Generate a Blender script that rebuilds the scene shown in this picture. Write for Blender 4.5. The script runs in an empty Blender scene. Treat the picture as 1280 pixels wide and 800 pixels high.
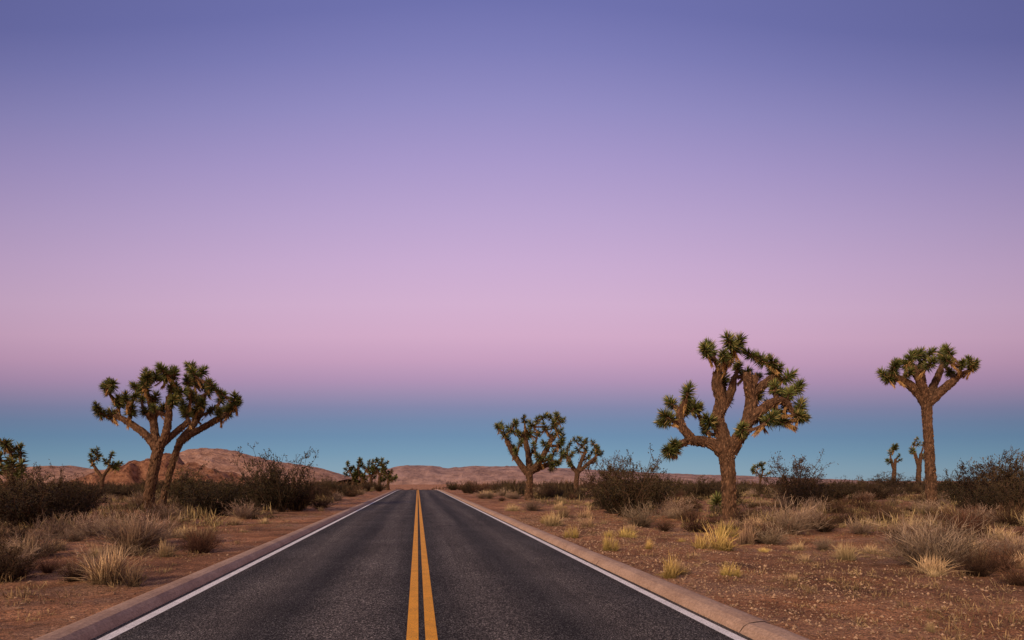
import bpy, math, random
import numpy as np
from mathutils import Vector
rng=np.random.default_rng(11); random.seed(11)
scene=bpy.context.scene
scene.view_settings.view_transform='Standard'
scene.view_settings.look='None'
scene.view_settings.exposure=0
COL=scene.collection

# ------------------------------------------------ survey constants
YAW=math.radians(7.88); F=853.0; EYE=1.66; CAMX=-0.045
FWD=np.array([math.sin(YAW),math.cos(YAW)]); RGT=np.array([math.cos(YAW),-math.sin(YAW)])
def spot(u,D):
    p=np.array([CAMX,0.0])+FWD*D+RGT*((u-640)/F*D)
    return float(p[0]),float(p[1])
def depth(v): return F*EYE/(v-600.0)

# ------------------------------------------------ helpers
def sstep(a,b,x):
    t=np.clip((x-a)/(b-a),0,1); return t*t*(3-2*t)
def _h(ix,iy,s):
    v=np.sin(ix*127.1+iy*311.7+s*74.7)*43758.5453
    return v-np.floor(v)
def vnoise(x,y,s=0):
    x=np.asarray(x,float);y=np.asarray(y,float)
    ix=np.floor(x);iy=np.floor(y);fx=x-ix;fy=y-iy
    fx=fx*fx*(3-2*fx);fy=fy*fy*(3-2*fy)
    a=_h(ix,iy,s);b=_h(ix+1,iy,s);c=_h(ix,iy+1,s);d=_h(ix+1,iy+1,s)
    return (a*(1-fx)+b*fx)*(1-fy)+(c*(1-fx)+d*fx)*fy-0.5
def cx(y):
    y=np.asarray(y,float); return np.where(y>150,-0.0006*(y-150)**2,0.0)
def base(y):
    return -8.0*sstep(98,420,np.asarray(y,float))
def height(x,y):
    x=np.asarray(x,float);y=np.asarray(y,float)
    lat=np.abs(x-cx(y))
    z=base(y)
    out=0.06+sstep(4.4,12,lat)*(0.38*vnoise(x/9,y/9,1)+0.20*vnoise(x/2.7,y/2.7,2)) \
        +sstep(3.85,4.8,lat)*(0.08*vnoise(x/0.8,y/0.8,3)+0.04*vnoise(x/0.33,y/0.33,4))
    out=out+sstep(60,400,lat)*2.0*vnoise(x/80,y/80,5)
    k=sstep(3.66,3.74,lat)
    return z+(-0.12)*(1-k)+out*k
def hz(x,y): return float(height(np.array([x]),np.array([y]))[0])

def mesh_from(name,V,T,C=None,mats=(),midx=None,smooth=False):
    V=np.asarray(V,np.float32);T=np.asarray(T,np.int32)
    me=bpy.data.meshes.new(name)
    me.vertices.add(len(V)); me.vertices.foreach_set('co',V.ravel())
    k=T.shape[1]
    me.loops.add(T.size); me.loops.foreach_set('vertex_index',T.ravel())
    me.polygons.add(len(T))
    me.polygons.foreach_set('loop_start',np.arange(0,T.size,k,dtype=np.int32))
    me.polygons.foreach_set('loop_total',np.full(len(T),k,np.int32))
    for m in mats: me.materials.append(m)
    if midx is not None: me.polygons.foreach_set('material_index',np.asarray(midx,np.int32))
    me.polygons.foreach_set('use_smooth',np.full(len(T),smooth))
    if C is not None:
        a=me.color_attributes.new('tint','FLOAT_COLOR','POINT')
        c=np.ones((len(V),4),np.float32); c[:,:3]=C
        a.data.foreach_set('color',c.ravel())
    me.update(calc_edges=True); me.validate()
    return me
def add(name,me,loc=(0,0,0),rot=0,scale=1,parent=None,**props):
    o=bpy.data.objects.new(name,me); o.location=loc; o.rotation_euler=(0,0,rot)
    o.scale=(scale,)*3 if not hasattr(scale,'__len__') else scale
    if parent: o.parent=parent
    for k,v in props.items(): o[k]=v
    COL.objects.link(o); return o
class Bag:
    def __init__(s): s.V=[];s.T=[];s.C=[];s.M=[];s.n=0
    def put(s,V,T,C,m=0):
        V=np.asarray(V).reshape(-1,3); T=np.asarray(T).reshape(-1,3)
        if len(V)==0: return
        s.V.append(V); s.T.append(T+s.n); 
        C=np.asarray(C,float); 
        if C.ndim==1: C=np.tile(C,(len(V),1))
        s.C.append(C); s.M.append(np.full(len(T),m)); s.n+=len(V)
    def mesh(s,name,mats,smooth=False):
        return mesh_from(name,np.concatenate(s.V),np.concatenate(s.T),np.concatenate(s.C),mats,np.concatenate(s.M),smooth)
def unit(a): return a/np.maximum(np.linalg.norm(a,axis=-1,keepdims=True),1e-9)
def rdirs(n): return unit(rng.normal(size=(n,3)))
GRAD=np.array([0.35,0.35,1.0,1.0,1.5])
def blades(B,Dr,L,W,C,droop=0.0,grad=False):
    n=len(B); side=unit(np.cross(Dr,rdirs(n)))*(W[:,None]/2)
    mid=B+Dr*(L*0.45)[:,None]; tip=B+Dr*L[:,None]; tip[:,2]-=droop*L
    V=np.stack([B-side*.6,B+side*.6,mid+side,mid-side,tip],1)
    i=(np.arange(n)*5)[:,None]
    T=np.concatenate([i+[[0,1,2]],i+[[0,2,3]],i+[[3,2,4]]],0)
    Cc=np.repeat(C,5,axis=0)
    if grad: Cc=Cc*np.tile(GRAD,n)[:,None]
    return V.reshape(-1,3),T,Cc
def prisms(P,R):
    N,K,_=P.shape
    t=unit(P[:,-1]-P[:,0]); a=unit(np.cross(t,rdirs(N))); b=np.cross(t,a)
    rings=[]
    for j in range(3):
        th=2*math.pi*j/3
        rings.append(P+(a*math.cos(th)+b*math.sin(th))[:,None,:]*R[:,:,None])
    V=np.stack(rings,2)
    T=[]
    off=(np.arange(N)*K*3)[:,None]
    for k in range(K-1):
        for j in range(3):
            j2=(j+1)%3
            T.append(off+[[k*3+j,k*3+j2,(k+1)*3+j2]]); T.append(off+[[k*3+j,(k+1)*3+j2,(k+1)*3+j]])
    return V.reshape(-1,3),np.concatenate(T,0)
def catmull(P,R,step):
    P=np.array(P,float);R=np.array(R,float)
    Q=np.vstack([2*P[0]-P[1],P,2*P[-1]-P[-2]]); out=[];ro=[]
    for i in range(len(P)-1):
        n=max(2,int(np.linalg.norm(P[i+1]-P[i])/step))
        for k in range(n):
            t=k/n; a,b,c,d=Q[i:i+4]
            out.append(0.5*((2*b)+(-a+c)*t+(2*a-5*b+4*c-d)*t*t+(-a+3*b-3*c+d)*t**3))
            ro.append(R[i]*(1-t)+R[i+1]*t)
    out.append(P[-1]);ro.append(R[-1])
    return np.array(out),np.array(ro)
def tube(bag,P,R,C,sides=10,rough=0.14,m=0,shag=0.0):
    P=np.array(P);n=len(P)
    tan=unit(np.gradient(P,axis=0))
    a=unit(np.cross(tan[0],[0.3,1,0.1])); V=[];A=[];Bb=[]
    for i in range(n):
        a=unit(a-tan[i]*np.dot(a,tan[i])); b=np.cross(tan[i],a); A.append(a);Bb.append(b)
        for j in range(sides):
            th=2*math.pi*j/sides
            r=R[i]*(1+rough*rng.normal())
            V.append(P[i]+(a*math.cos(th)+b*math.sin(th))*r)
    V.append(P[-1]+tan[-1]*R[-1]*0.6)
    T=[]
    for i in range(n-1):
        for j in range(sides):
            j2=(j+1)%sides
            T.append((i*sides+j,i*sides+j2,(i+1)*sides+j2)); T.append((i*sides+j,(i+1)*sides+j2,(i+1)*sides+j))
    for j in range(sides): T.append(((n-1)*sides+j,(n-1)*sides+(j+1)%sides,n*sides))
    V=np.array(V)
    c=np.array(C)*(0.65+0.6*rng.random((len(V),1)))
    bag.put(V,T,c,m)
    if shag>0:
        A=np.array(A);Bb=np.array(Bb);R=np.array(R)
        seg=np.linalg.norm(np.diff(P,axis=0),axis=1).sum()
        k=int(seg*R.mean()*6.28*shag)
        if k>2:
            i=rng.integers(0,n,k); th=rng.random(k)*6.283
            nr=A[i]*np.cos(th)[:,None]+Bb[i]*np.sin(th)[:,None]
            B0=P[i]+nr*(R[i]*0.94)[:,None]+tan[i]*(rng.normal(size=k)*0.07)[:,None]
            d=unit(nr*(0.12+0.3*rng.random((k,1)))-tan[i]*0.8+[0,0,-0.35]+0.12*rng.normal(size=(k,3)))
            q=rng.random((k,1))**1.5
            Cc=np.array([[0.045,0.025,0.016]])*(1-q)+np.array([[0.30,0.18,0.105]])*q
            bag.put(*blades(B0,d,0.07+0.09*rng.random(k),0.025+0.03*rng.random(k),Cc,0.0),1)

# ------------------------------------------------ materials
def newmat(name,rough=0.9):
    m=bpy.data.materials.new(name); m.use_nodes=True
    nt=m.node_tree; b=nt.nodes['Principled BSDF']; b.inputs['Roughness'].default_value=rough
    b.inputs['Specular IOR Level'].default_value=0.2
    return m,nt,b
def ramp(nt,fac,stops,interp='LINEAR'):
    r=nt.nodes.new('ShaderNodeValToRGB'); cr=r.color_ramp; cr.interpolation=interp
    while len(cr.elements)<len(stops): cr.elements.new(0.5)
    for e,(p,c) in zip(cr.elements,stops):
        e.position=p; e.color=(c[0],c[1],c[2],1) if hasattr(c,'__len__') else (c,c,c,1)
    nt.links.new(fac,r.inputs['Fac']); return r
def noise_n(nt,scale,detail=4,rough=0.6,vec=None,stretch=None):
    n=nt.nodes.new('ShaderNodeTexNoise'); n.inputs['Scale'].default_value=scale
    n.inputs['Detail'].default_value=detail; n.inputs['Roughness'].default_value=rough
    tc=nt.nodes.new('ShaderNodeTexCoord')
    src=tc.outputs['Object']
    if stretch:
        mp=nt.nodes.new('ShaderNodeMapping'); mp.inputs['Scale'].default_value=stretch
        nt.links.new(src,mp.inputs['Vector']); src=mp.outputs['Vector']
    nt.links.new(src,n.inputs['Vector']); return n
def mixc(nt,mode,f,a,b):
    n=nt.nodes.new('ShaderNodeMix'); n.data_type='RGBA'; n.blend_type=mode
    for s,v in ((n.inputs[0],f),(n.inputs[6],a),(n.inputs[7],b)):
        if isinstance(v,bpy.types.NodeSocket): nt.links.new(v,s)
        else: s.default_value=v if not hasattr(v,'__len__') else (*v,1)[:4]
    return n.outputs[2]
def bump(nt,b,h,strength,dist):
    n=nt.nodes.new('ShaderNodeBump'); n.inputs['Strength'].default_value=strength; n.inputs['Distance'].default_value=dist
    nt.links.new(h,n.inputs['Height']); nt.links.new(n.outputs['Normal'],b.inputs['Normal']); return n

def plant_mat(name,rough=0.75,hue=0.03,val=(0.7,1.3)):
    m,nt,b=newmat(name,rough)
    a=nt.nodes.new('ShaderNodeVertexColor'); a.layer_name='tint'
    oi=nt.nodes.new('ShaderNodeObjectInfo')
    mr=nt.nodes.new('ShaderNodeMapRange'); mr.inputs['To Min'].default_value=val[0]; mr.inputs['To Max'].default_value=val[1]
    nt.links.new(oi.outputs['Random'],mr.inputs['Value'])
    mh=nt.nodes.new('ShaderNodeMapRange'); mh.inputs['To Min'].default_value=0.5-hue; mh.inputs['To Max'].default_value=0.5+hue
    w=nt.nodes.new('ShaderNodeMath'); w.operation='FRACT'; w2=nt.nodes.new('ShaderNodeMath'); w2.operation='MULTIPLY'; w2.inputs[1].default_value=7.3
    nt.links.new(oi.outputs['Random'],w2.inputs[0]); nt.links.new(w2.outputs[0],w.inputs[0]); nt.links.new(w.outputs[0],mh.inputs['Value'])
    hs=nt.nodes.new('ShaderNodeHueSaturation')
    nt.links.new(a.outputs['Color'],hs.inputs['Color']); nt.links.new(mr.outputs[0],hs.inputs['Value']); nt.links.new(mh.outputs[0],hs.inputs['Hue'])
    nt.links.new(hs.outputs['Color'],b.inputs['Base Color']); return m
M_leaf=plant_mat('joshua_leaf',0.5,0.01,(0.9,1.1))
M_dead=plant_mat('dead_leaf',0.8,0.005,(0.9,1.1))
M_twig=plant_mat('shrub_twig',0.85,0.015,(0.55,1.25))
M_sleaf=plant_mat('shrub_leaf',0.7,0.025,(0.55,1.25))
M_grass=plant_mat('dry_grass',0.8,0.01,(0.65,1.2))
M_stone=plant_mat('pebble_stone',0.9,0.0,(1,1))

m,nt,b=newmat('joshua_bark',0.95); M_bark=m
a=nt.nodes.new('ShaderNodeVertexColor'); a.layer_name='tint'
n1=noise_n(nt,9,6,0.7,stretch=(1.6,1.6,0.5)); r1=ramp(nt,n1.outputs['Fac'],[(0.32,0.3),(0.5,0.9),(0.68,1.7)])
vo=nt.nodes.new('ShaderNodeTexVoronoi'); vo.inputs['Scale'].default_value=11
tc=nt.nodes.new('ShaderNodeTexCoord'); mp=nt.nodes.new('ShaderNodeMapping'); mp.inputs['Scale'].default_value=(1,1,0.45)
nt.links.new(tc.outputs['Object'],mp.inputs['Vector']); nt.links.new(mp.outputs['Vector'],vo.inputs['Vector'])
r2=ramp(nt,vo.outputs['Distance'],[(0.0,1.2),(0.5,0.5)])
c=mixc(nt,'MULTIPLY',1.0,a.outputs['Color'],r1.outputs['Color']); c=mixc(nt,'MULTIPLY',0.8,c,r2.outputs['Color'])
nt.links.new(c,b.inputs['Base Color']); bump(nt,b,n1.outputs['Fac'],0.9,0.08)

# ground
m,nt,b=newmat('desert_ground',0.95); M_ground=m
big=noise_n(nt,0.14,5,0.6); mid=noise_n(nt,0.7,7,0.7); fine=noise_n(nt,14,5,0.75); spk=noise_n(nt,42,3,0.85); pat=noise_n(nt,0.33,6,0.7)
c1=ramp(nt,mid.outputs['Fac'],[(0.32,(0.14,0.070,0.038)),(0.5,(0.38,0.190,0.095)),(0.66,(0.58,0.32,0.175))])
c2=ramp(nt,big.outputs['Fac'],[(0.35,(0.66,0.62,0.60)),(0.6,(1.12,1.0,0.92))])
c=mixc(nt,'MULTIPLY',1.0,c1.outputs['Color'],c2.outputs['Color'])
pk=ramp(nt,pat.outputs['Fac'],[(0.52,0.0),(0.62,0.5)]); c=mixc(nt,'MIX',pk.outputs['Color'],c,(0.40,0.255,0.17))
f1=ramp(nt,fine.outputs['Fac'],[(0.3,0.25),(0.5,1.0),(0.7,1.6)]); c=mixc(nt,'MULTIPLY',0.9,c,f1.outputs['Color'])
s1=ramp(nt,spk.outputs['Fac'],[(0.36,0.2),(0.5,1.0),(0.61,2.1)]); c=mixc(nt,'MULTIPLY',0.8,c,s1.outputs['Color'])
nt.links.new(c,b.inputs['Base Color'])
ad=nt.nodes.new('ShaderNodeMath'); ad.operation='ADD'; nt.links.new(fine.outputs['Fac'],ad.inputs[0]); nt.links.new(spk.outputs['Fac'],ad.inputs[1])
bump(nt,b,ad.outputs[0],1.0,0.05)

# asphalt
m,nt,b=newmat('asphalt',0.9); M_asph=m; b.inputs['Specular IOR Level'].default_value=0.1
g=noise_n(nt,60,2,0.82); g2=noise_n(nt,24,4,0.85); st=noise_n(nt,1.0,5,0.6,stretch=(1.8,0.05,1)); pt=noise_n(nt,0.5,5,0.6)
c1=ramp(nt,g.outputs['Fac'],[(0.36,(0.006,0.006,0.006)),(0.5,(0.036,0.033,0.032)),(0.575,(0.085,0.078,0.073)),(0.65,(0.34,0.31,0.29))])
s=ramp(nt,st.outputs['Fac'],[(0.32,0.68),(0.68,1.35)]); c=mixc(nt,'MULTIPLY',1.0,c1.outputs['Color'],s.outputs['Color'])
p=ramp(nt,pt.outputs['Fac'],[(0.35,0.8),(0.65,1.2)]); c=mixc(nt,'MULTIPLY',1.0,c,p.outputs['Color'])
g3=ramp(nt,g2.outputs['Fac'],[(0.36,0.4),(0.5,0.95),(0.64,1.75)]); c=mixc(nt,'MULTIPLY',0.85,c,g3.outputs['Color'])
tc=nt.nodes.new('ShaderNodeTexCoord'); sx=nt.nodes.new('ShaderNodeSeparateXYZ'); nt.links.new(tc.outputs['Object'],sx.inputs[0])
ab=nt.nodes.new('ShaderNodeMath'); ab.operation='ABSOLUTE'; nt.links.new(sx.outputs['X'],ab.inputs[0])
dv=nt.nodes.new('ShaderNodeMath'); dv.operation='DIVIDE'; dv.inputs[1].default_value=4.0; nt.links.new(ab.outputs[0],dv.inputs[0])
w=ramp(nt,dv.outputs[0],[(0.03,0.7),(0.22,(1.42,1.34,1.27)),(0.40,0.72),(0.58,(1.34,1.27,1.2)),(0.76,0.8),(0.86,(1.25,1.13,1.0))],'EASE')
c=mixc(nt,'MULTIPLY',1.0,c,w.outputs['Color'])
nt.links.new(c,b.inputs['Base Color']); bump(nt,b,g2.outputs['Fac'],0.7,0.012)

def paint(name,col,wear):
    m,nt,b=newmat(name,0.7)
    a=noise_n(nt,60,4,0.8); d=noise_n(nt,3.5,5,0.7)
    r=ramp(nt,d.outputs['Fac'],[(0.3,0.8),(0.6,1.05)]); c=mixc(nt,'MULTIPLY',1.0,col,r.outputs['Color'])
    k=ramp(nt,a.outputs['Fac'],[(wear,1.0),(wear+0.06,0.0)]); c=mixc(nt,'MIX',k.outputs['Color'],c,(0.05,0.045,0.04))
    nt.links.new(c,b.inputs['Base Color']); bump(nt,b,a.outputs['Fac'],0.4,0.006); return m
M_yel=paint('yellow_paint',(0.85,0.37,0.02),0.39); M_wht=paint('white_paint',(0.85,0.82,0.80),0.38)

m,nt,b=newmat('kerb_concrete',0.95); M_kerb=m; b.inputs['Specular IOR Level'].default_value=0.08
a=noise_n(nt,30,5,0.8); d=noise_n(nt,1.3,5,0.7)
c1=ramp(nt,d.outputs['Fac'],[(0.3,(0.34,0.22,0.16)),(0.7,(0.52,0.36,0.27))])
k=ramp(nt,a.outputs['Fac'],[(0.35,0.65),(0.65,1.25)]); c=mixc(nt,'MULTIPLY',1.0,c1.outputs['Color'],k.outputs['Color'])
nt.links.new(c,b.inputs['Base Color']); bump(nt,b,a.outputs['Fac'],0.4,0.015)

def hillmat(name,c0,c1,c2,sc=0.09):
    m,nt,b=newmat(name,1.0)
    a=noise_n(nt,sc,8,0.75); r=ramp(nt,a.outputs['Fac'],[(0.38,c0),(0.5,c1),(0.6,c2)])
    nt.links.new(r.outputs['Color'],b.inputs['Base Color']); bump(nt,b,a.outputs['Fac'],1.0,8.0); return m
M_hill=hillmat('granite_hill',(0.26,0.145,0.105),(0.46,0.265,0.195),(0.60,0.37,0.28))
M_hill2=hillmat('distant_hill',(0.20,0.125,0.115),(0.34,0.215,0.185),(0.44,0.285,0.25),0.03)  # slight distance haze is put into this ridge colour
M_rock=hillmat('boulder_hill',(0.14,0.06,0.04),(0.38,0.18,0.11),(0.55,0.29,0.18),0.2)

# ------------------------------------------------ ground
def grow(a,b,s,g):
    o=[a];st=s
    while o[-1]<b: o.append(o[-1]+st); st*=g
    return o
xp=[0,2,3.66,3.74]+grow(3.85,4500,0.2,1.026)
xs=np.array([-v for v in xp[:0:-1]]+xp)
ys=np.array(list(np.arange(-40,5,1.0))+grow(5,6000,0.2,1.02))
X,Y=np.meshgrid(xs,ys); Z=height(X,Y)
nx,ny=len(xs),len(ys)
idx=np.arange(nx*ny).reshape(ny,nx)
Q=np.stack([idx[:-1,:-1],idx[:-1,1:],idx[1:,1:],idx[1:,:-1]],-1).reshape(-1,4)
add('ground',mesh_from('ground',np.stack([X,Y,Z],-1).reshape(-1,3),Q,None,(M_ground,),None,True),kind='structure',label='sandy reddish desert floor with gravel',category='ground')

# ------------------------------------------------ road, markings, kerbs
RY=np.array(list(np.arange(-40,96,4.0))+list(np.arange(96,560,3.0)))
def sweep(name,prof,mat,ylist=RY,jit=0,close=False,**pr):
    prof=np.array(prof,float); K=len(prof); c=cx(ylist); z=base(ylist); V=[]
    for i,y in enumerate(ylist):
        for (a,h) in prof:
            j=jit*(rng.random()-.5)
            V.append((c[i]+a+j,y,z[i]+h+j*0.5))
    n=len(ylist); ix=np.arange(n*K).reshape(n,K)
    Q=np.stack([ix[:-1,:-1],ix[:-1,1:],ix[1:,1:],ix[1:,:-1]],-1).reshape(-1,4)
    return add(name,mesh_from(name,V,Q,None,(mat,)),**pr)
road=sweep('road',[(-3.46,0),(-1.7,0.02),(0,0.03),(1.7,0.02),(3.46,0)],M_asph,kind='structure',label='two lane asphalt desert road running straight ahead',category='road')
def crown(a): return 0.03-abs(a)*0.01/1.7 if abs(a)<1.7 else 0.02-(abs(a)-1.7)*0.02/1.76
for a in (-0.097,0.097):
    o=sweep('yellow_line',[(a-0.062,crown(a-0.062)+.004),(a+0.062,crown(a+.062)+.004)],M_yel,parent=road)
for a in (-3.27,3.27):
    o=sweep('white_line',[(a-0.065,crown(a-0.065)+.004),(a+0.065,crown(a+.065)+.004)],M_wht,parent=road)
for sgn in (-1,1):
    prof=[(3.40,-0.03),(3.42,0.02),(3.46,0.07),(3.52,0.108),(3.61,0.122),(3.70,0.12),(3.78,0.095),(3.83,-0.1)]
    prof=[(sgn*a,h) for a,h in prof]
    ky=np.array(list(np.arange(-38,60,0.25))+list(np.arange(60,560,3.0)))
    if sgn>0:
        V=[];QQ=[];n0=0;K=len(prof)
        for e in np.arange(-38,130,3.0):
            yy=np.array([e+0.004]+list(np.arange(e+0.25,e+2.9,0.25))+[e+2.996]); off=0.008*(rng.random()-.5)
            pz=base(yy);pc=cx(yy)
            for i,y in enumerate(yy):
                sk=0.006 if i in (0,len(yy)-1) else 0
                for k,(a,h) in enumerate(prof):
                    V.append((pc[i]+a+off+0.003*rng.normal(),y,pz[i]+h+off-sk+0.002*rng.normal()))
            ix=np.arange(len(yy)*K).reshape(len(yy),K)+n0; n0+=len(yy)*K
            QQ.append(np.stack([ix[:-1,:-1],ix[:-1,1:],ix[1:,1:],ix[1:,:-1]],-1).reshape(-1,4))
        yy=np.arange(130,560,3.0);pc=cx(yy);pz=base(yy)
        for i,y in enumerate(yy):
            for (a,h) in prof: V.append((pc[i]+a,y,pz[i]+h))
        ix=np.arange(len(yy)*K).reshape(len(yy),K)+n0
        QQ.append(np.stack([ix[:-1,:-1],ix[:-1,1:],ix[1:,1:],ix[1:,:-1]],-1).reshape(-1,4))
        add('kerb',mesh_from('kerb',V,np.concatenate(QQ),None,(M_kerb,)),kind='structure',label='low tan concrete kerb cast in short slabs',category='kerb')
    else:
        sweep('kerb',prof,M_kerb,ky,jit=0.005,kind='structure',label='low tan rolled kerb along the road edge',category='kerb')

# ------------------------------------------------ hills
def hill(name,D,prof,thick,mat,label,rough=0.12):
    pu=np.array([p[0] for p in prof],float);pv=np.array([p[1] for p in prof],float)
    U=np.linspace(pu[0],pu[-1],190);H=(600-np.interp(U,pu,pv))/F*D
    W=np.linspace(-1,1,34); V=[]
    b0=-10.0
    for w in W:
        for u,h in zip(U,H):
            x,y=spot(u,D); x+=FWD[0]*w*thick; y+=FWD[1]*w*thick
            hh=(h+EYE-b0)
            k=(1-w*w)**0.8
            nz=hh*rough*(vnoise(x/22,y/22,9)*1.3+vnoise(x/9,y/9,10)+0.6*vnoise(x/4,y/4,12))*(1 if abs(w)<0.97 else 0)
            V.append((x,y,b0+hh*k+float(nz)))
    ix=np.arange(len(V)).reshape(len(W),len(U))
    Q=np.stack([ix[:-1,:-1],ix[:-1,1:],ix[1:,1:],ix[1:,:-1]],-1).reshape(-1,4)
    add(name,mesh_from(name,V,Q,None,(mat,)),kind='structure',label=label,category='hill')
hill('hills',950,[(-60,598),(20,594),(55,583),(85,583),(120,588),(150,588),(180,580),(215,572),(240,563),(262,560),(285,562),(308,568),(335,576),(365,580),(395,584),(415,590),(440,599)],140,M_hill,'rounded pinkish granite hills on the horizon',0.06)
hill('hills',560,[(110,599),(135,592),(160,584),(185,578),(200,575),(225,578),(245,585),(270,590),(300,594),(330,599)],60,M_rock,'low rocky boulder hill behind the scrub',0.3)
hill('hills',1700,[(430,598),(480,591),(492,585),(510,582),(545,583),(560,586),(590,583),(640,583),(690,585),(735,587),(760,589),(830,592),(900,594),(980,597),(1040,599)],260,M_hill2,'long low mesa ridge on the horizon',0.06)

# ------------------------------------------------ joshua trees
def rosette(bag,P,axis,R,dead,nl=260,wf=1.0,dk=1.0):
    axis=unit(axis); s=rng.random(nl)
    Bp=P[None]-axis[None]*((1-s)*R*0.95)[:,None]
    side=rdirs(nl); side=unit(side-axis[None]*(side@axis)[:,None])
    ang=np.where(s>0.75,rng.random(nl)*1.1,0.7+ (1-s)*1.15+rng.normal(size=nl)*0.12)
    Dr=unit(axis[None]*np.cos(ang)[:,None]+side*np.sin(ang)[:,None])
    L=R*(0.68+0.38*rng.random(nl)); W=np.full(nl,0.034*wf)*R/0.42
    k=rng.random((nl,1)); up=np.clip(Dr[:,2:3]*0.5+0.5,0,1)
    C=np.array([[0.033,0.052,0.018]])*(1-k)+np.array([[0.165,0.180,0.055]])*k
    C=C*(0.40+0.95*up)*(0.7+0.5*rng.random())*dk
    y=rng.random(nl)<0.08; C[y]=np.array([0.38,0.29,0.12])*dk
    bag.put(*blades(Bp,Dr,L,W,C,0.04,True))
    nd=int(nl*0.5*dead)
    if nd>3:
        s=rng.random(nd); Bp=P[None]-axis[None]*(R*(0.9+1.3*s))[:,None]
        side=rdirs(nd); side=unit(side-axis[None]*(side@axis)[:,None])
        Dr=unit(side*0.35-axis[None]*0.85+np.array([[0,0,-0.3]])+0.10*rng.normal(size=(nd,3)))
        L=R*(0.32+0.33*rng.random(nd)); k=rng.random((nd,1))
        C=(np.array([[0.15,0.085,0.04]])*(1-k)+np.array([[0.58,0.36,0.16]])*k)*dk
        return blades(Bp,Dr,L,np.full(nd,0.028*wf)*R/0.42,C,0.1)
def joshua(name,base_uv,limbs,clusters,label,R=0.42,extra=0.6,nl=260,deadness=1.0,dspread=0.3,seed=1,group='joshua trees beside the road',D=None,twigr=0.07,shag=150,rs_=0.93,wf=1.0,dk=1.0):
    global rng
    rng=np.random.default_rng(seed)
    bu,bv=base_uv
    if D is None: D=depth(bv)
    s=D/F; x,y=spot(bu,D)
    root=bpy.data.objects.new(name,None); root.empty_display_size=0.5
    root.location=(x,y,hz(x,y)-0.05); root.rotation_euler=(0,0,-YAW)
    root['label']=label; root['category']='tree'; root['group']=group; COL.objects.link(root)
    loc=lambda p:np.array([(p[0]-bu)*s,(p[2] if len(p)>2 else 0)*s,(bv-p[1])*s])
    tb=Bag();nodes=[];rad=[]
    bc=np.array((0.19,0.108,0.068))*dk
    for pts,rs in limbs:
        P,Rr=catmull([loc(p) for p in pts],[r*s*rs_ for r in rs],0.14)
        tube(tb,P,Rr,bc,sides=12,rough=0.08,shag=shag)
        nodes+=list(P);rad+=list(Rr)
    nodes=np.array(nodes);rad=np.array(rad)
    zmin=min(loc(c)[2] for c in clusters)
    keep=nodes[:,2]>min(zmin*0.55,nodes[:,2].max()*0.8)
    nodes=nodes[keep];rad=rad[keep]
    xsr=[c[0] for c in clusters]; wid=(max(xsr)-min(xsr))*s; cxm=(max(xsr)+min(xsr))/2
    tg=[]
    for c in clusters:
        p=loc(c); e=math.sqrt(max(0.05,1-((c[0]-cxm)*s/(wid/2+.1))**2))
        if len(c)<3: p[1]=(rng.random()-.5)*2*wid*dspread*e
        tg.append(p)
        if rng.random()<extra:
            q=p+np.array([rng.normal()*0.12,(-np.sign(p[1]) or 1)*(0.5+rng.random()*wid*dspread)*e,-abs(rng.normal())*0.12-0.03]); tg.append(q)
    tg.sort(key=lambda p:np.min(np.linalg.norm(nodes-p,axis=1)))
    lb=Bag(); db=Bag()
    for p in tg:
        d=np.linalg.norm(nodes-p,axis=1)+1.3*np.maximum(0,nodes[:,2]-p[2]+0.25)
        i=int(np.argmin(d)); p0=nodes[i]; dd=np.linalg.norm(p-p0)
        hor=p-p0; up=np.array([0,0,1.0])
        ax=unit(unit(hor)*0.75+up*0.75+0.12*rng.normal(size=3))
        if dd>0.15:
            p1=p0+hor*0.35+np.array([0,0,-0.08*dd])+rng.normal(size=3)*0.05*dd; p2=p-ax*dd*0.35
            t=np.linspace(0,1,max(4,int(dd/0.12)))[:,None]
            P=(1-t)**3*p0+3*(1-t)**2*t*p1+3*(1-t)*t*t*p2+t**3*p
            r0=min(rad[i]*0.85,0.10+0.03*dd); Rr=np.linspace(max(r0,twigr),twigr,len(P))
            tube(tb,P,Rr,bc,sides=8,rough=0.12,shag=shag*1.3)
            nodes=np.vstack([nodes,P[1:]]);rad=np.concatenate([rad,Rr[1:]])
            ax=unit(P[-1]-P[-2])
        sz=R*(0.80+0.34*rng.random())
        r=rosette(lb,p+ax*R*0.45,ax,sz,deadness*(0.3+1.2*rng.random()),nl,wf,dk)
        if r: db.put(*r)
    add('trunk',tb.mesh('trunk',(M_bark,M_dead)),parent=root)
    add('crown',lb.mesh('crown',(M_leaf,)),parent=root)
    if db.n: add('dead_leaves',db.mesh('dead_leaves',(M_dead,)),parent=root,label='shaggy golden brown dead leaves hanging below the crown')
    return root

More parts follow.
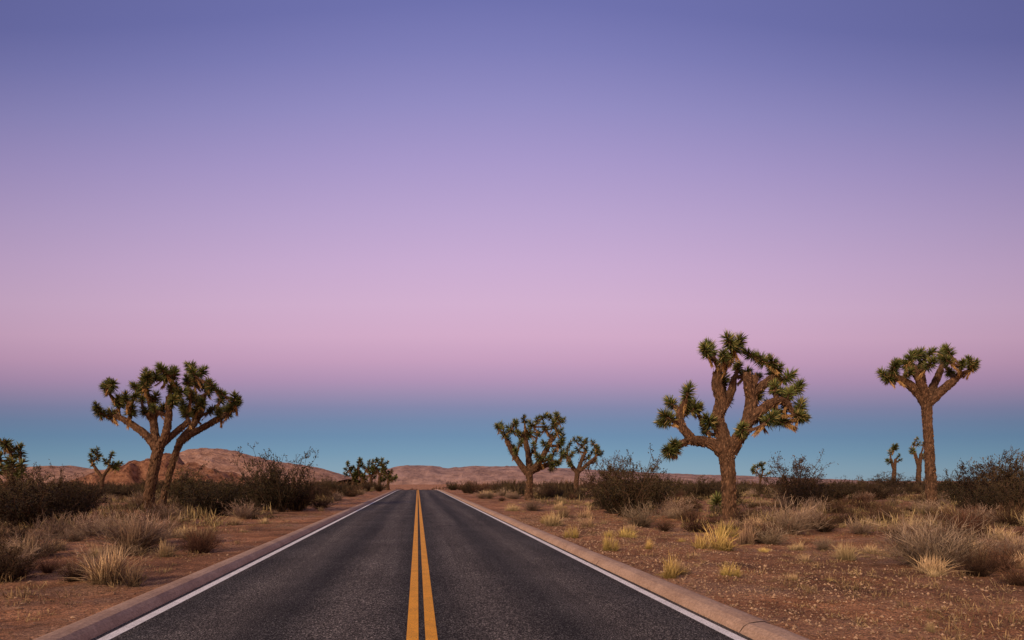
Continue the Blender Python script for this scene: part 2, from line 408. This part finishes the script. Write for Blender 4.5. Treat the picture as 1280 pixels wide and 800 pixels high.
joshua('joshua_tree',(912,650),[
  ([(912,656),(912,640),(911,610),(910,585),(908,566),(906,556)],[12,9.5,9,9.5,10.5,11.5]),
  ([(908,566),(893,553),(878,549),(866,548,-4),(858,544,-6)],[10,8,7,6.5,5.5]),
  ([(866,549,-4),(853,535,-8),(848,522,-6),(850,508,-3)],[6,5.5,5,4.5]),
  ([(862,547,-4),(852,552,2),(846,556,4)],[5,4.5,4]),
  ([(908,560),(904,540,3),(899,520,6),(904,498,8),(898,478,6),(898,462,4)],[11,9,8.5,8,7,5.5]),
  ([(903,510,6),(912,495,10),(919,482,12),(920,472,12)],[6.5,6,5.2,4.5]),
  ([(912,562),(922,545,-4),(932,525,-8),(937,505,-6),(938,485,-2),(943,468,0)],[10.5,8.8,8.4,8,7,5.5]),
  ([(937,495,-6),(931,480,-10),(930,466,-10)],[6.5,5.5,4.5]),
  ([(932,525,-8),(946,512,-14),(960,502,-16),(972,500,-14),(982,506,-12)],[7.5,6.5,5.5,5,4]),
  ([(938,492,-4),(955,478,0),(968,468,4)],[6.5,5.5,4.5])],
 [(876,440),(888,433),(902,430),(915,432),(908,445),(893,450),(936,441),(929,454),(918,466),(950,447),(963,452),(976,458),(986,468),(996,482),(982,488),(970,472),(957,464),(943,460),(972,503),(958,514),(970,522),(981,522),(993,518),(999,521),(988,503),(948,490),(962,486),
  (858,489),(845,499),(832,520),(828,527),(868,500),(880,503),(884,524),(893,532),(842,555),(835,561),(858,507),(905,540),(920,537),(950,524),(917,492)],
 'large twisting joshua tree with many spiky crowns',extra=0.25,seed=3,nl=260,dspread=0.26,R=0.41,deadness=1.5)
joshua('joshua_tree',(1165,637),[
  ([(1165,642),(1165,628),(1163,590),(1161,550),(1159,520),(1158,498)],[9,7,6.4,6,6,7]),
  ([(1158,503),(1148,489),(1136,478),(1124,471),(1112,467)],[6.5,6,5.5,4.6,3.8]),
  ([(1158,500),(1157,480,6),(1156,464,8),(1155,452,6)],[6.5,5.5,4.8,3.8]),
  ([(1157,500),(1149,482,-6),(1141,468,-8),(1138,458,-6)],[6,5.2,4.5,3.8]),
  ([(1160,502),(1172,489,-4),(1186,476,-6),(1199,465,-4)],[6.5,6,5,3.8]),
  ([(1160,500),(1169,483,6),(1176,470,8),(1180,458,6)],[6,5.2,4.5,3.8])],
 [(1107,466),(1114,458),(1125,452),(1136,446),(1147,441),(1159,438),(1171,438),(1183,439),(1193,445),(1203,452),(1211,456),(1148,457),(1168,453),(1186,458),(1129,463),(1158,450),(1199,461),(1119,468)],
 'tall single trunk joshua tree with flat fan shaped crown',extra=0.4,seed=5,nl=240,R=0.45,deadness=1.9,dspread=0.3,shag=90)
joshua('joshua_tree',(184,640),[
  ([(183,646),(185,630),(190,600),(195,575),(198,562)],[9.5,7,6.6,6.6,7]),
  ([(197,564),(185,548),(170,536),(157,528),(146,522)],[6,5.2,4.6,4.2,3.6]),
  ([(197,562),(190,540,6),(187,520,8),(184,500,6)],[5.6,5,4.3,3.6]),
  ([(199,562),(210,545,-6),(215,522,-8),(214,500,-6)],[5.6,5,4.3,3.6]),
  ([(203,556),(220,540,4),(232,528,8)],[4.8,4,3.6])],
 [(127,513),(136,519),(143,492),(151,486),(147,504),(161,498),(172,487),(179,474),(190,471),(197,483),(204,473),(213,468),(209,485),(222,471),(172,503),(188,499),(207,498),(219,489),(223,505),(228,493),(199,512),(184,486),(166,514),(226,518),(160,488),(230,478)],
 'leaning joshua tree with dense wide spiky crown',extra=0.5,seed=8,nl=230,R=0.425,dspread=0.38,shag=110)
joshua('joshua_tree',(203,638),[
  ([(201,644),(204,630),(211,602),(218,577),(226,556)],[6.2,4.2,4.0,4.0,4.6]),
  ([(226,558),(242,547),(258,538),(272,530),(282,524)],[4.6,4.2,4,3.8,3.5]),
  ([(226,556),(238,538,6),(247,518,10),(250,500,8)],[4.6,4.2,4,3.5])],
 [(291,512),(284,520),(296,506),(276,513),(268,502),(281,499),(262,487),(252,476),(243,468),(233,465),(255,493),(246,485),(238,479),(270,489),(260,514),(250,507),(240,500),(232,514),(274,522),(250,520)],
 'slender leaning joshua tree touching its neighbour',extra=0.5,seed=9,nl=230,R=0.425,dspread=0.38,D=depth(638)+1.0,shag=110)
joshua('joshua_tree',(661,626),[
  ([(661,630),(661,615),(662,600),(661,590)],[7,5,4.6,5]),
  ([(661,594),(650,580),(641,566),(634,552)],[4.5,4,3.5,3]),
  ([(661,592),(661,572,4),(657,552,6),(655,540,6)],[4.5,4,3.5,3]),
  ([(662,592),(674,578,-4),(683,562,-6),(690,548,-6)],[4.5,4,3.5,3]),
  ([(664,590),(680,583,4),(693,577,6)],[4,3.5,3])],
 [(625,532),(630,542),(638,536),(644,529),(636,550),(648,541),(655,528),(664,531),(660,543),(672,525),(680,521),(688,519),(697,520),(702,527),(692,531),(680,535),(672,543),(699,541),(690,547),(701,554),(680,556),(667,558),(650,556),(645,566),(693,566),(703,567),(684,574),(672,572),(698,578),(641,560),(703,548),(664,580),(690,582)],
 'bushy many branched joshua tree beside the road',extra=0.6,seed=12,nl=120,R=0.48,dspread=0.42,shag=50,twigr=0.07,wf=1.25,dk=0.78)
joshua('joshua_tree',(720,619),[
  ([(719,622),(720,608),(721,595),(722,588)],[5,3.6,3.2,3.4]),
  ([(722,590),(713,578),(709,568)],[3,2.6,2.2]),([(722,588),(728,572,3),(733,562,4)],[3,2.6,2.2]),([(723,588),(735,578,-3),(744,570,-3)],[2.8,2.6,2.2])],
 [(709,560),(713,553),(718,549),(725,547),(732,550),(740,553),(746,558),(750,566),(742,563),(733,560),(724,560),(715,566),(745,574),(708,570),(736,570),(728,556),(712,578)],
 'slim branching joshua tree with compact spiky crown',extra=0.3,seed=14,nl=80,R=0.52,dspread=0.4,deadness=0.6,shag=0,wf=1.5,dk=0.78)
def small_j(u,v,ru,top,n,seed,label,R=0.5,D=None,low=False,nl=55,dk=0.8):
    r=np.random.default_rng(seed); h=v-top; cl=[]
    for i in range(n):
        a=r.random()*2-1
        cl.append((u+a*ru,top+h*0.42*(abs(a)**1.5*0.6+r.random()*0.5)+h*0.05) if not low else (u+a*ru,top+h*(0.06+0.66*r.random())))
    w=max(1.4,h*0.045)
    joshua('joshua_tree',(u,v),[([(u,v+3),(u,v-h*0.2),(u+1,v-h*0.42)],[w*1.3,w,w]),([(u+1,v-h*0.4),(u-ru*0.5,top+h*0.35)],[w*.8,w*.6]),([(u+1,v-h*0.4),(u+ru*0.5,top+h*0.35,2)],[w*.8,w*.6])],cl,label,extra=0.1,seed=seed,nl=nl,R=R,dspread=0.4,deadness=0.5,D=D,group='small joshua trees among the scrub',shag=0,wf=2.0,dk=dk)
small_j(127,622,19,560,12,21,'small joshua tree rising above brown scrub',0.5)
small_j(12,640,26,553,13,22,'dark joshua tree among tall bushes',0.44,D=40)
small_j(5,645,18,577,8,28,'low joshua tree among tall bushes',0.44,D=36)
for u,t,sd in ((441,570,23),(452,573,30),(463,569,24),(474,567,32),(485,571,25)):
    small_j(u,611,9,t,13,sd,'low spiky joshua tree in a roadside clump',0.60,low=True,D=115,nl=60,dk=0.62)
small_j(1117,612,7,552,8,26,'thin distant joshua tree with narrow crown',0.65)
small_j(1148,612,9,541,9,27,'thin distant joshua tree with narrow crown',0.65)
small_j(950,612,9,578,8,29,'tiny distant joshua tree on the plain',0.7)

# ------------------------------------------------ shrubs & grasses
def stems(n,spread,h0,K,curve,rng):
    az=rng.random(n)*2*math.pi; tilt=spread*np.sqrt(rng.random(n)); L=h0*(0.62+0.38*rng.random(n))*(1+0.15*np.sin(az*2+rng.random()*6))
    d=np.stack([np.cos(az)*np.sin(tilt),np.sin(az)*np.sin(tilt),np.cos(tilt)],1)
    B=np.stack([rng.normal(size=n)*0.07,rng.normal(size=n)*0.07,np.full(n,-0.03)],1)
    t=np.linspace(0,1,K)
    P=B[:,None]+d[:,None]*(L[:,None]*t)[:,:,None]
    bend=rng.normal(size=(n,3))*curve
    P=P+bend[:,None]*(t**2)[None,:,None]+rng.normal(size=(n,K,3))*0.02*t[None,:,None]
    return P
def make_creosote(i,leafy=1.0,spread=0.95,n=50,lw=1.0):
    global rng; rng=np.random.default_rng(100+i)
    b=Bag(); P=stems(n,spread,1.0,6,0.11,rng)
    R=np.linspace(0.011,0.003,6)[None]*np.ones((n,1)); V,T=prisms(P,R); 
    tw=np.array([0.070,0.042,0.028]); b.put(V,T,tw*(0.5+1.0*rng.random((len(V),1))),0)
    m=n*12; si=rng.integers(0,n,m); k=rng.integers(1,6,m); B=P[si,k]
    dd=unit(unit(P[si,5]-P[si,0])+0.95*rng.normal(size=(m,3))+[0,0,0.15]); L=0.09+0.14*rng.random(m)
    t=np.linspace(0,1,4); Q=B[:,None]+dd[:,None]*(L[:,None]*t)[:,:,None]+rng.normal(size=(m,4,3))*0.015*t[None,:,None]
    V,T=prisms(Q,np.linspace(0.005,0.002,4)[None]*np.ones((m,1))); b.put(V,T,tw*1.2*(0.5+1.0*rng.random((len(V),1))),0)
    nl=int(m*13*leafy)
    if nl:
        si=rng.integers(0,m,nl); f=rng.random(nl)[:,None]; B=Q[si,0]*(1-f)+Q[si,3]*f+rng.normal(size=(nl,3))*0.025
        Dr=unit(dd[si]+0.9*rng.normal(size=(nl,3))); kk=rng.random((nl,1))
        ca=np.array([[0.024,0.022,0.011]]); cb=np.array([[0.105,0.074,0.034]])
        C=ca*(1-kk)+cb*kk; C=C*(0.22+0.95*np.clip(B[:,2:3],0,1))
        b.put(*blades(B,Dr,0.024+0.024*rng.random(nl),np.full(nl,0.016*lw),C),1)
    return b.mesh('creosote_bush',(M_twig,M_sleaf))
def make_dry(i,col0,col1,n=130,spread=1.15):
    global rng; rng=np.random.default_rng(200+i)
    b=Bag(); P=stems(n,spread,1.0,5,0.14,rng)
    V,T=prisms(P,np.linspace(0.008,0.003,5)[None]*np.ones((n,1)))
    b.put(V,T,np.array(col0)*(0.5+0.9*rng.random((len(V),1))),0)
    m=n*8; si=rng.integers(0,n,m); k=rng.integers(1,5,m); B=P[si,k]
    dd=unit(unit(P[si,4]-P[si,0])+0.65*rng.normal(size=(m,3))+[0,0,0.3]); L=0.12+0.22*rng.random(m)
    t=np.linspace(0,1,3); Q=B[:,None]+dd[:,None]*(L[:,None]*t)[:,:,None]+rng.normal(size=(m,3,3))*0.015*t[None,:,None]
    V,T=prisms(Q,np.linspace(0.0045,0.002,3)[None]*np.ones((m,1))); 
    kk=rng.random((m,1)); C=np.repeat(np.array([col0])*(1-kk)+np.array([col1])*kk,9,axis=0)
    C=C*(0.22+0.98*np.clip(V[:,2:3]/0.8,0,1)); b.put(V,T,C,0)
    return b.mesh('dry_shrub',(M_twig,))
def make_grass(i,c0,c1,n=330,spread=0.7,w=0.011,clumpy=1):
    global rng; rng=np.random.default_rng(300+i)
    b=Bag()
    for q in range(clumpy):
        ox,oy=(0,0) if q==0 else rng.normal(size=2)*0.26; sc=1.0 if q==0 else 0.45+0.5*rng.random(); nn=n//clumpy
        az=rng.random(nn)*2*math.pi; tilt=np.abs(rng.normal(size=nn))*spread*0.7
        d=np.stack([np.cos(az)*np.sin(tilt),np.sin(az)*np.sin(tilt),np.cos(tilt)],1)
        B=np.stack([ox+rng.normal(size=nn)*0.10*sc,oy+rng.normal(size=nn)*0.10*sc,np.full(nn,-0.02)],1)
        L=(0.40+0.65*rng.random(nn)**1.5)*sc; kk=rng.random((nn,1)); C=np.array([c0])*(1-kk)+np.array([c1])*kk
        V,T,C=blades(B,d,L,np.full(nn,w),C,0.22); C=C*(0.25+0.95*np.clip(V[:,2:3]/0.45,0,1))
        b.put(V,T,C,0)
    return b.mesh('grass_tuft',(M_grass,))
CRE=[make_creosote(i) for i in range(5)]
CRE_T=[make_creosote(10+i,0.75,0.8,44) for i in range(3)]
DRY=[make_dry(i,(0.20,0.14,0.105),(0.48,0.36,0.27)) for i in range(5)]
RED=[make_dry(10+i,(0.060,0.032,0.022),(0.16,0.085,0.050)) for i in range(4)]
GR=[make_grass(i,(0.36,0.25,0.145),(0.70,0.52,0.31),420,0.8,0.011,3) for i in range(5)]
GY=[make_grass(10+i,(0.48,0.34,0.10),(0.82,0.62,0.24),450,0.85,0.011,4) for i in range(4)]
GB=[make_grass(20+i,(0.19,0.125,0.08),(0.46,0.32,0.21),480,1.1,0.011,3) for i in range(4)]
dead_mesh=make_creosote(30,0.0,1.2)
KIND={'cre':(CRE,'creosote_bush','dark olive brown creosote bush on sandy ground','bush','creosote bushes on the desert floor'),
 'tal':(CRE_T,'creosote_bush','tall open creosote bush with thin dark twigs','bush','creosote bushes on the desert floor'),
 'dry':(DRY,'dry_shrub','pale grey brown dry twiggy shrub','bush','dry shrubs on the desert floor'),
 'red':(RED,'brown_shrub','low dark reddish brown shrub','bush','brown shrubs on the desert floor'),
 'gra':(GR,'grass_tuft','straw coloured dry bunchgrass tuft','grass','dry grass tufts on the desert floor'),
 'yel':(GY,'grass_tuft','straw gold dry grass tuft by the kerb','grass','dry grass tufts on the desert floor'),
 'gbr':(GB,'grass_tuft','brown spreading dry grass clump','grass','dry grass tufts on the desert floor'),
 'dea':([dead_mesh],'dead_shrub','bare dead shrub with spreading dark branches','bush','dead shrubs')}
pr=random.Random(5); cnt={}
def plant(kind,x,y,w,h,label=None):
    ms,name,lab,cat,grp=KIND[kind]; me=pr.choice(ms)
    o=add(name,me,(x,y,hz(x,y)-0.02),pr.random()*6.28,(w,w*(0.8+0.4*pr.random()),h),label=label or lab,category=cat,group=grp)
    cnt[name]=cnt.get(name,0)+1; return o
taken=[]
WR={'cre':1.45,'tal':1.35,'dry':1.75,'red':1.75,'gra':1.15,'yel':1.15,'gbr':1.6,'dea':1.9}
HR={'cre':1.1,'tal':1.15,'dry':1.1,'red':1.1,'gra':0.85,'yel':0.85,'gbr':0.7,'dea':1.0}
def pp(kind,u,v,w,h,label=None,D=None):
    D=D or depth(v); x,y=spot(u,D); s=D/F
    plant(kind,x,y,w*s/WR[kind],h*s/HR[kind],label); taken.append((x,y,w*s*0.40))
for a in [('tal',350,642,85,88),('cre',335,640,60,66),('cre',370,640,50,50),('cre',265,646,95,60),('cre',235,640,60,58),('cre',300,640,60,52),
 ('cre',40,662,95,74),('cre',85,658,80,66),('cre',8,655,80,74),('cre',60,640,70,52),('cre',20,690,50,40),('cre',30,650,90,62),('cre',100,648,50,44),
 ('gbr',172,692,100,52),('dry',165,690,100,48),('dry',190,684,70,40),('gra',140,735,75,60),('gbr',142,736,90,50),('dry',125,728,60,50),('red',252,694,54,44),('red',246,692,40,36),('gbr',262,680,40,30),
 ('gbr',30,702,85,40),('dry',48,698,70,40),('dry',18,708,60,36),('cre',4,732,70,62),('cre',-12,725,60,60),('red',92,730,44,34),('gra',205,700,40,30),('red',178,640,30,20),('dry',110,672,60,34),
 ('dry',70,676,60,36),('gbr',215,668,50,26),('red',140,662,50,28),('dry',210,655,50,26),('gra',70,690,40,24),('red',20,728,50,34),('red',60,722,40,24),
 ('red',400,638,40,20),('cre',425,622,40,22),('cre',395,628,45,32),('gra',330,657,28,12),('red',440,622,30,14),('red',375,632,50,26),('cre',410,618,50,22),
 ('tal',785,650,95,88),('tal',760,640,70,75),('cre',815,640,60,52),('dry',800,660,60,34),('cre',765,645,50,50),('cre',790,640,70,60),
 ('yel',840,727,38,46),('gra',850,722,30,26),('yel',898,690,66,44),('yel',905,674,44,32),('gbr',935,682,40,38),('gra',693,660,40,26),('yel',688,657,28,20),('yel',760,692,28,34),('yel',717,675,26,24),('gra',738,662,24,22),('yel',778,674,30,20),('gbr',705,650,36,20),
 ('tal',992,634,82,70),('cre',1000,632,50,42),('dry',985,670,66,44),('dea',1105,655,72,42),('cre',1110,615,50,24),('tal',1120,616,50,24),
 ('dry',1165,706,112,68),('dry',1180,700,100,62),('dry',1145,698,80,50),('gra',1162,716,60,34),('red',1222,716,60,42),('red',1250,710,60,40),('gra',1055,700,44,34),('yel',910,727,34,26),
 ('gra',1162,795,20,26),('cre',1235,640,95,74),('tal',1265,636,80,78),('cre',1205,632,60,50),('cre',1270,645,70,66),('cre',1285,640,70,74),('gra',1272,690,50,36),('red',1262,660,50,34),('cre',1225,648,60,50),
 ('gra',1212,700,46,50),('red',1060,655,50,30),('dry',1030,690,30,20),('gra',735,650,26,20),('red',830,665,30,20),('red',860,655,40,22),('cre',820,632,60,36),
 ('yel',812,690,22,20),('gra',790,668,30,20),('gra',640,640,30,14),('dry',665,640,30,18),('gra',610,622,30,12),('red',600,618,30,16),('gra',700,640,20,14),
 ('dry',845,650,50,26),('red',870,668,50,26),('gra',945,664,40,24),('dry',1010,660,50,26),('red',1030,668,44,28),('dry',1075,672,50,24),('gra',1140,664,50,24),('red',1205,668,60,36),('gra',1245,678,50,28),('red',960,648,44,26),('gra',1000,690,30,18),('gra',1090,690,30,20),('red',1130,680,44,26),('red',1275,730,50,36),('red',1085,640,50,24),('cre',1040,630,50,30),('cre',880,625,50,30)]:
    pp(*a)
rng=np.random.default_rng(77); bg=Bag(); rosette(bg,np.array([0,0,0.55]),np.array([0,0,1.0]),0.5,0,300)
x,y=spot(896,depth(640)); add('young_joshua_tree',bg.mesh('young_joshua_tree',(M_leaf,)),(x,y,hz(x,y)),0,1.1,label='young green spiky joshua tree near a trunk',category='plant')

limits={'creosote_bush':290,'dry_shrub':280,'brown_shrub':290,'grass_tuft':298}
tries=0
while tries<9500:
    tries+=1
    D=11+ (130-11)*pr.random()**1.05; u=-40+1360*pr.random()
    x,y=spot(u,D); lat=x-float(cx(y))
    if -5.0<lat<5.3: continue
    near=lat<8.5+0.02*D and lat>0 and D<45
    if -6.0<lat<0 and D<60 and pr.random()<0.8: continue
    r=pr.random()
    if near: k='gra' if r<0.6 else 'yel'
    elif D<20: k=pr.choices(['gra','gbr','dry','red'],[4,3,3,3])[0]
    elif D<50: k=pr.choices(['gra','gbr','dry','red','cre'],[5,3,3,5,1])[0]
    else: k=pr.choices(['gra','dry','red','cre','tal'],[2,3,4,6,1])[0]
    if near and pr.random()<0.72: continue
    name=KIND[k][1]
    if cnt.get(name,0)>=limits.get(name,100): continue
    if any((x-a)**2+(y-b)**2<(c+0.2)**2 for a,b,c in taken): continue
    hgt={'gra':0.36,'yel':0.34,'gbr':0.45,'dry':0.55,'red':0.55,'cre':1.15,'tal':1.3}[k]*(0.5+1.0*pr.random())
    if near: hgt*=0.6
    if D<30 and k in('cre',): hgt*=0.6
    wd=hgt*(0.95+0.5*pr.random())/HR[k]
    plant(k,x,y,wd,hgt); taken.append((x,y,wd*0.4))
print('plants',cnt)

# ------------------------------------------------ uncountable cover
rng=np.random.default_rng(55)
def clumps(name,N_,dmin,dmax,per,h,w,c0,c1,mat,label,pw,cat,latmin=5.0,blw=0.03,tilt=1.0,latnear=5.0,thr=-0.12):
    D=dmin+(dmax-dmin)*rng.random(N_*3)**pw; u=-120+1520*rng.random(N_*3)
    x=CAMX+FWD[0]*D+RGT[0]*(u-640)/F*D; y=FWD[1]*D+RGT[1]*(u-640)/F*D
    lat=x-cx(y); k=np.where(lat>0,lat>latnear,lat<-latmin); k&=(vnoise(x/4,y/4,21)+0.35*rng.normal(size=len(x)))>thr
    x=x[k][:N_];y=y[k][:N_];n=len(x)
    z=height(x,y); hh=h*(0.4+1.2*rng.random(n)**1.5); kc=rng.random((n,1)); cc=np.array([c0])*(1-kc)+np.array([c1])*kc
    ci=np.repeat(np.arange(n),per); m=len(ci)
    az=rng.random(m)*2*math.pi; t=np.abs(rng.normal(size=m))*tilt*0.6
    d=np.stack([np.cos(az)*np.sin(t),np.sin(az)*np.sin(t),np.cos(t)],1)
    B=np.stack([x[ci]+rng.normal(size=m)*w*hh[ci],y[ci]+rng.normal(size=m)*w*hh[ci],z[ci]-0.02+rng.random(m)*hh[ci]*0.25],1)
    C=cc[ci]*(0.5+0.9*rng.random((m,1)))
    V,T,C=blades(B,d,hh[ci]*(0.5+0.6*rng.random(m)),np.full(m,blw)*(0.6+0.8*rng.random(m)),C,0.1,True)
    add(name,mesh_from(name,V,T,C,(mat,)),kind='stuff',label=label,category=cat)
clumps('sparse_dry_grass',3600,6.5,60,24,0.12,0.6,(0.22,0.14,0.08),(0.52,0.37,0.20),M_grass,'sparse short dry grass across the sand',1.1,'grass',4.4,0.007,1.4,4.7)
clumps('low_scrub',3000,20,150,44,0.42,0.5,(0.06,0.038,0.024),(0.52,0.36,0.19),M_sleaf,'low mixed dry scrub covering the plain',0.85,'scrub',6.0,0.028,1.2,8.5)
clumps('dark_scrub',900,55,150,70,0.95,0.5,(0.035,0.024,0.015),(0.11,0.068,0.038),M_sleaf,'dark olive brown scrub across the plain',0.9,'scrub',6.5,0.05,1.2,9.0,0.0)
clumps('distant_scrub',2800,105,700,44,1.4,0.5,(0.040,0.026,0.017),(0.13,0.078,0.045),M_sleaf,'distant dark scrub along the horizon',1.0,'scrub',7.0,0.14,1.2,7.0)
n1_=13000; n2_=15000
D=6+28*rng.random(n1_)**0.9; u=-60+1420*rng.random(n1_)
x=CAMX+FWD[0]*D+RGT[0]*(u-640)/F*D; y=FWD[1]*D+RGT[1]*(u-640)/F*D
x2=3.88+np.abs(rng.normal(size=n2_))*2.8; y2=5+26*rng.random(n2_)**1.1
x=np.concatenate([x,x2]); y=np.concatenate([y,y2])
k=np.abs(x)>3.88; x=x[k];y=y[k]; n=len(x); z=height(x,y)
r=0.007+0.024*rng.random(n)**6+0.004*rng.random(n)
O=np.array([[1,0,0],[0,1,0],[-1,0,0],[0,-1,0],[0,0,.8],[0,0,-.6]])
V=O[None]*r[:,None,None]*(0.6+0.8*rng.random((n,6,1)))
V=V+np.stack([x,y,z+r*0.3],1)[:,None]
F8=np.array([[0,1,4],[1,2,4],[2,3,4],[3,0,4],[1,0,5],[2,1,5],[3,2,5],[0,3,5]])
T=(np.arange(n)*6)[:,None,None]+F8[None]
kk=rng.random((n,1)); C=np.repeat(np.array([[0.11,0.062,0.04]])*(1-kk)+np.array([[0.46,0.31,0.21]])*kk,6,axis=0)
add('gravel',mesh_from('gravel',V.reshape(-1,3),T.reshape(-1,3),C,(M_stone,)),kind='stuff',label='loose pale gravel on the sandy shoulder',category='gravel')

# ------------------------------------------------ world: dusk sky with earth shadow and belt of Venus
def lin(c): return tuple(((v/255)/12.92 if v/255<=0.04045 else ((v/255+0.055)/1.055)**2.4) for v in c)
w=bpy.data.worlds.new('World'); scene.world=w; w.use_nodes=True; nt=w.node_tree
bgn=nt.nodes['Background']; tc=nt.nodes.new('ShaderNodeTexCoord'); sp=nt.nodes.new('ShaderNodeSeparateXYZ'); nt.links.new(tc.outputs['Generated'],sp.inputs[0])
def mth(op,a,b_=None):
    n=nt.nodes.new('ShaderNodeMath'); n.operation=op
    for s_,v in zip(n.inputs,(a,b_)):
        if v is None: continue
        if isinstance(v,(int,float)): s_.default_value=v
        else: nt.links.new(v,s_)
    return n.outputs[0]
xx=mth('MULTIPLY',sp.outputs['X'],sp.outputs['X']); yy=mth('MULTIPLY',sp.outputs['Y'],sp.outputs['Y'])
ln=mth('MAXIMUM',mth('SQRT',mth('ADD',xx,yy)),0.001)
AZ=math.radians(7)
ca=mth('DIVIDE',mth('ADD',mth('MULTIPLY',sp.outputs['X'],math.sin(AZ)),mth('MULTIPLY',sp.outputs['Y'],math.cos(AZ))),ln)
fac=mth('ADD',1.0,mth('MULTIPLY',mth('SUBTRACT',1.0,ca),1.2))
t=mth('MULTIPLY',sp.outputs['Z'],fac)
stops=[(600,(142,166,181)),(585,(134,163,182)),(565,(119,153,179)),(545,(110,142,174)),(527,(116,137,171)),(510,(132,136,171)),(494,(154,141,175)),(475,(178,148,182)),(450,(199,160,191)),(420,(211,172,201)),(380,(211,177,208)),(330,(202,173,210)),(270,(187,165,208)),(200,(168,153,203)),(130,(147,141,195)),(60,(126,126,184)),(0,(111,114,174))]
st=[(math.sin(math.atan((600-v)/F)),lin(c)) for v,c in stops]+[(0.85,lin((85,93,150)))]
rp=ramp(nt,t,st,'LINEAR')
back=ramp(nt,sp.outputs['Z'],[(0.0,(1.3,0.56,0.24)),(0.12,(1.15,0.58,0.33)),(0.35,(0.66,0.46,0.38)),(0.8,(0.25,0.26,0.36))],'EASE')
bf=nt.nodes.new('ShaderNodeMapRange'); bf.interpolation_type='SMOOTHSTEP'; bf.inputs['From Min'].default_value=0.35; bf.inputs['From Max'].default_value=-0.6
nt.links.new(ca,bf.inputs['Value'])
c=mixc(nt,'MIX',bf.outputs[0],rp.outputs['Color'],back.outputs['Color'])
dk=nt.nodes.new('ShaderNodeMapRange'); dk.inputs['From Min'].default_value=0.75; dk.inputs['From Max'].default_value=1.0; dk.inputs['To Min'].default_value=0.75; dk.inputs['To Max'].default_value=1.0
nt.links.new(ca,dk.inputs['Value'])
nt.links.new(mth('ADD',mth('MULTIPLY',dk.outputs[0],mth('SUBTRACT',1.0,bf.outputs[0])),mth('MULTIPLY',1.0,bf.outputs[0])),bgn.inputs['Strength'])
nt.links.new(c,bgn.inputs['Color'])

sun=bpy.data.lights.new('sun','SUN'); sun.energy=3.1; sun.angle=math.radians(9); sun.color=(1.0,0.72,0.47)
so=bpy.data.objects.new('sun',sun); COL.objects.link(so)
el=math.radians(24); az=math.radians(222)
src=Vector((math.sin(az)*math.cos(el),math.cos(az)*math.cos(el),math.sin(el)))
so.rotation_euler=src.to_track_quat('Z','Y').to_euler()

cam=bpy.data.cameras.new('camera'); cam.lens=36*F/1280; cam.sensor_width=36; cam.shift_y=200/1280; cam.clip_end=20000; cam.clip_start=0.05
co=bpy.data.objects.new('camera',cam); COL.objects.link(co); co.location=(CAMX,0,EYE); co.rotation_euler=(math.radians(90),0,-YAW)
scene.camera=co
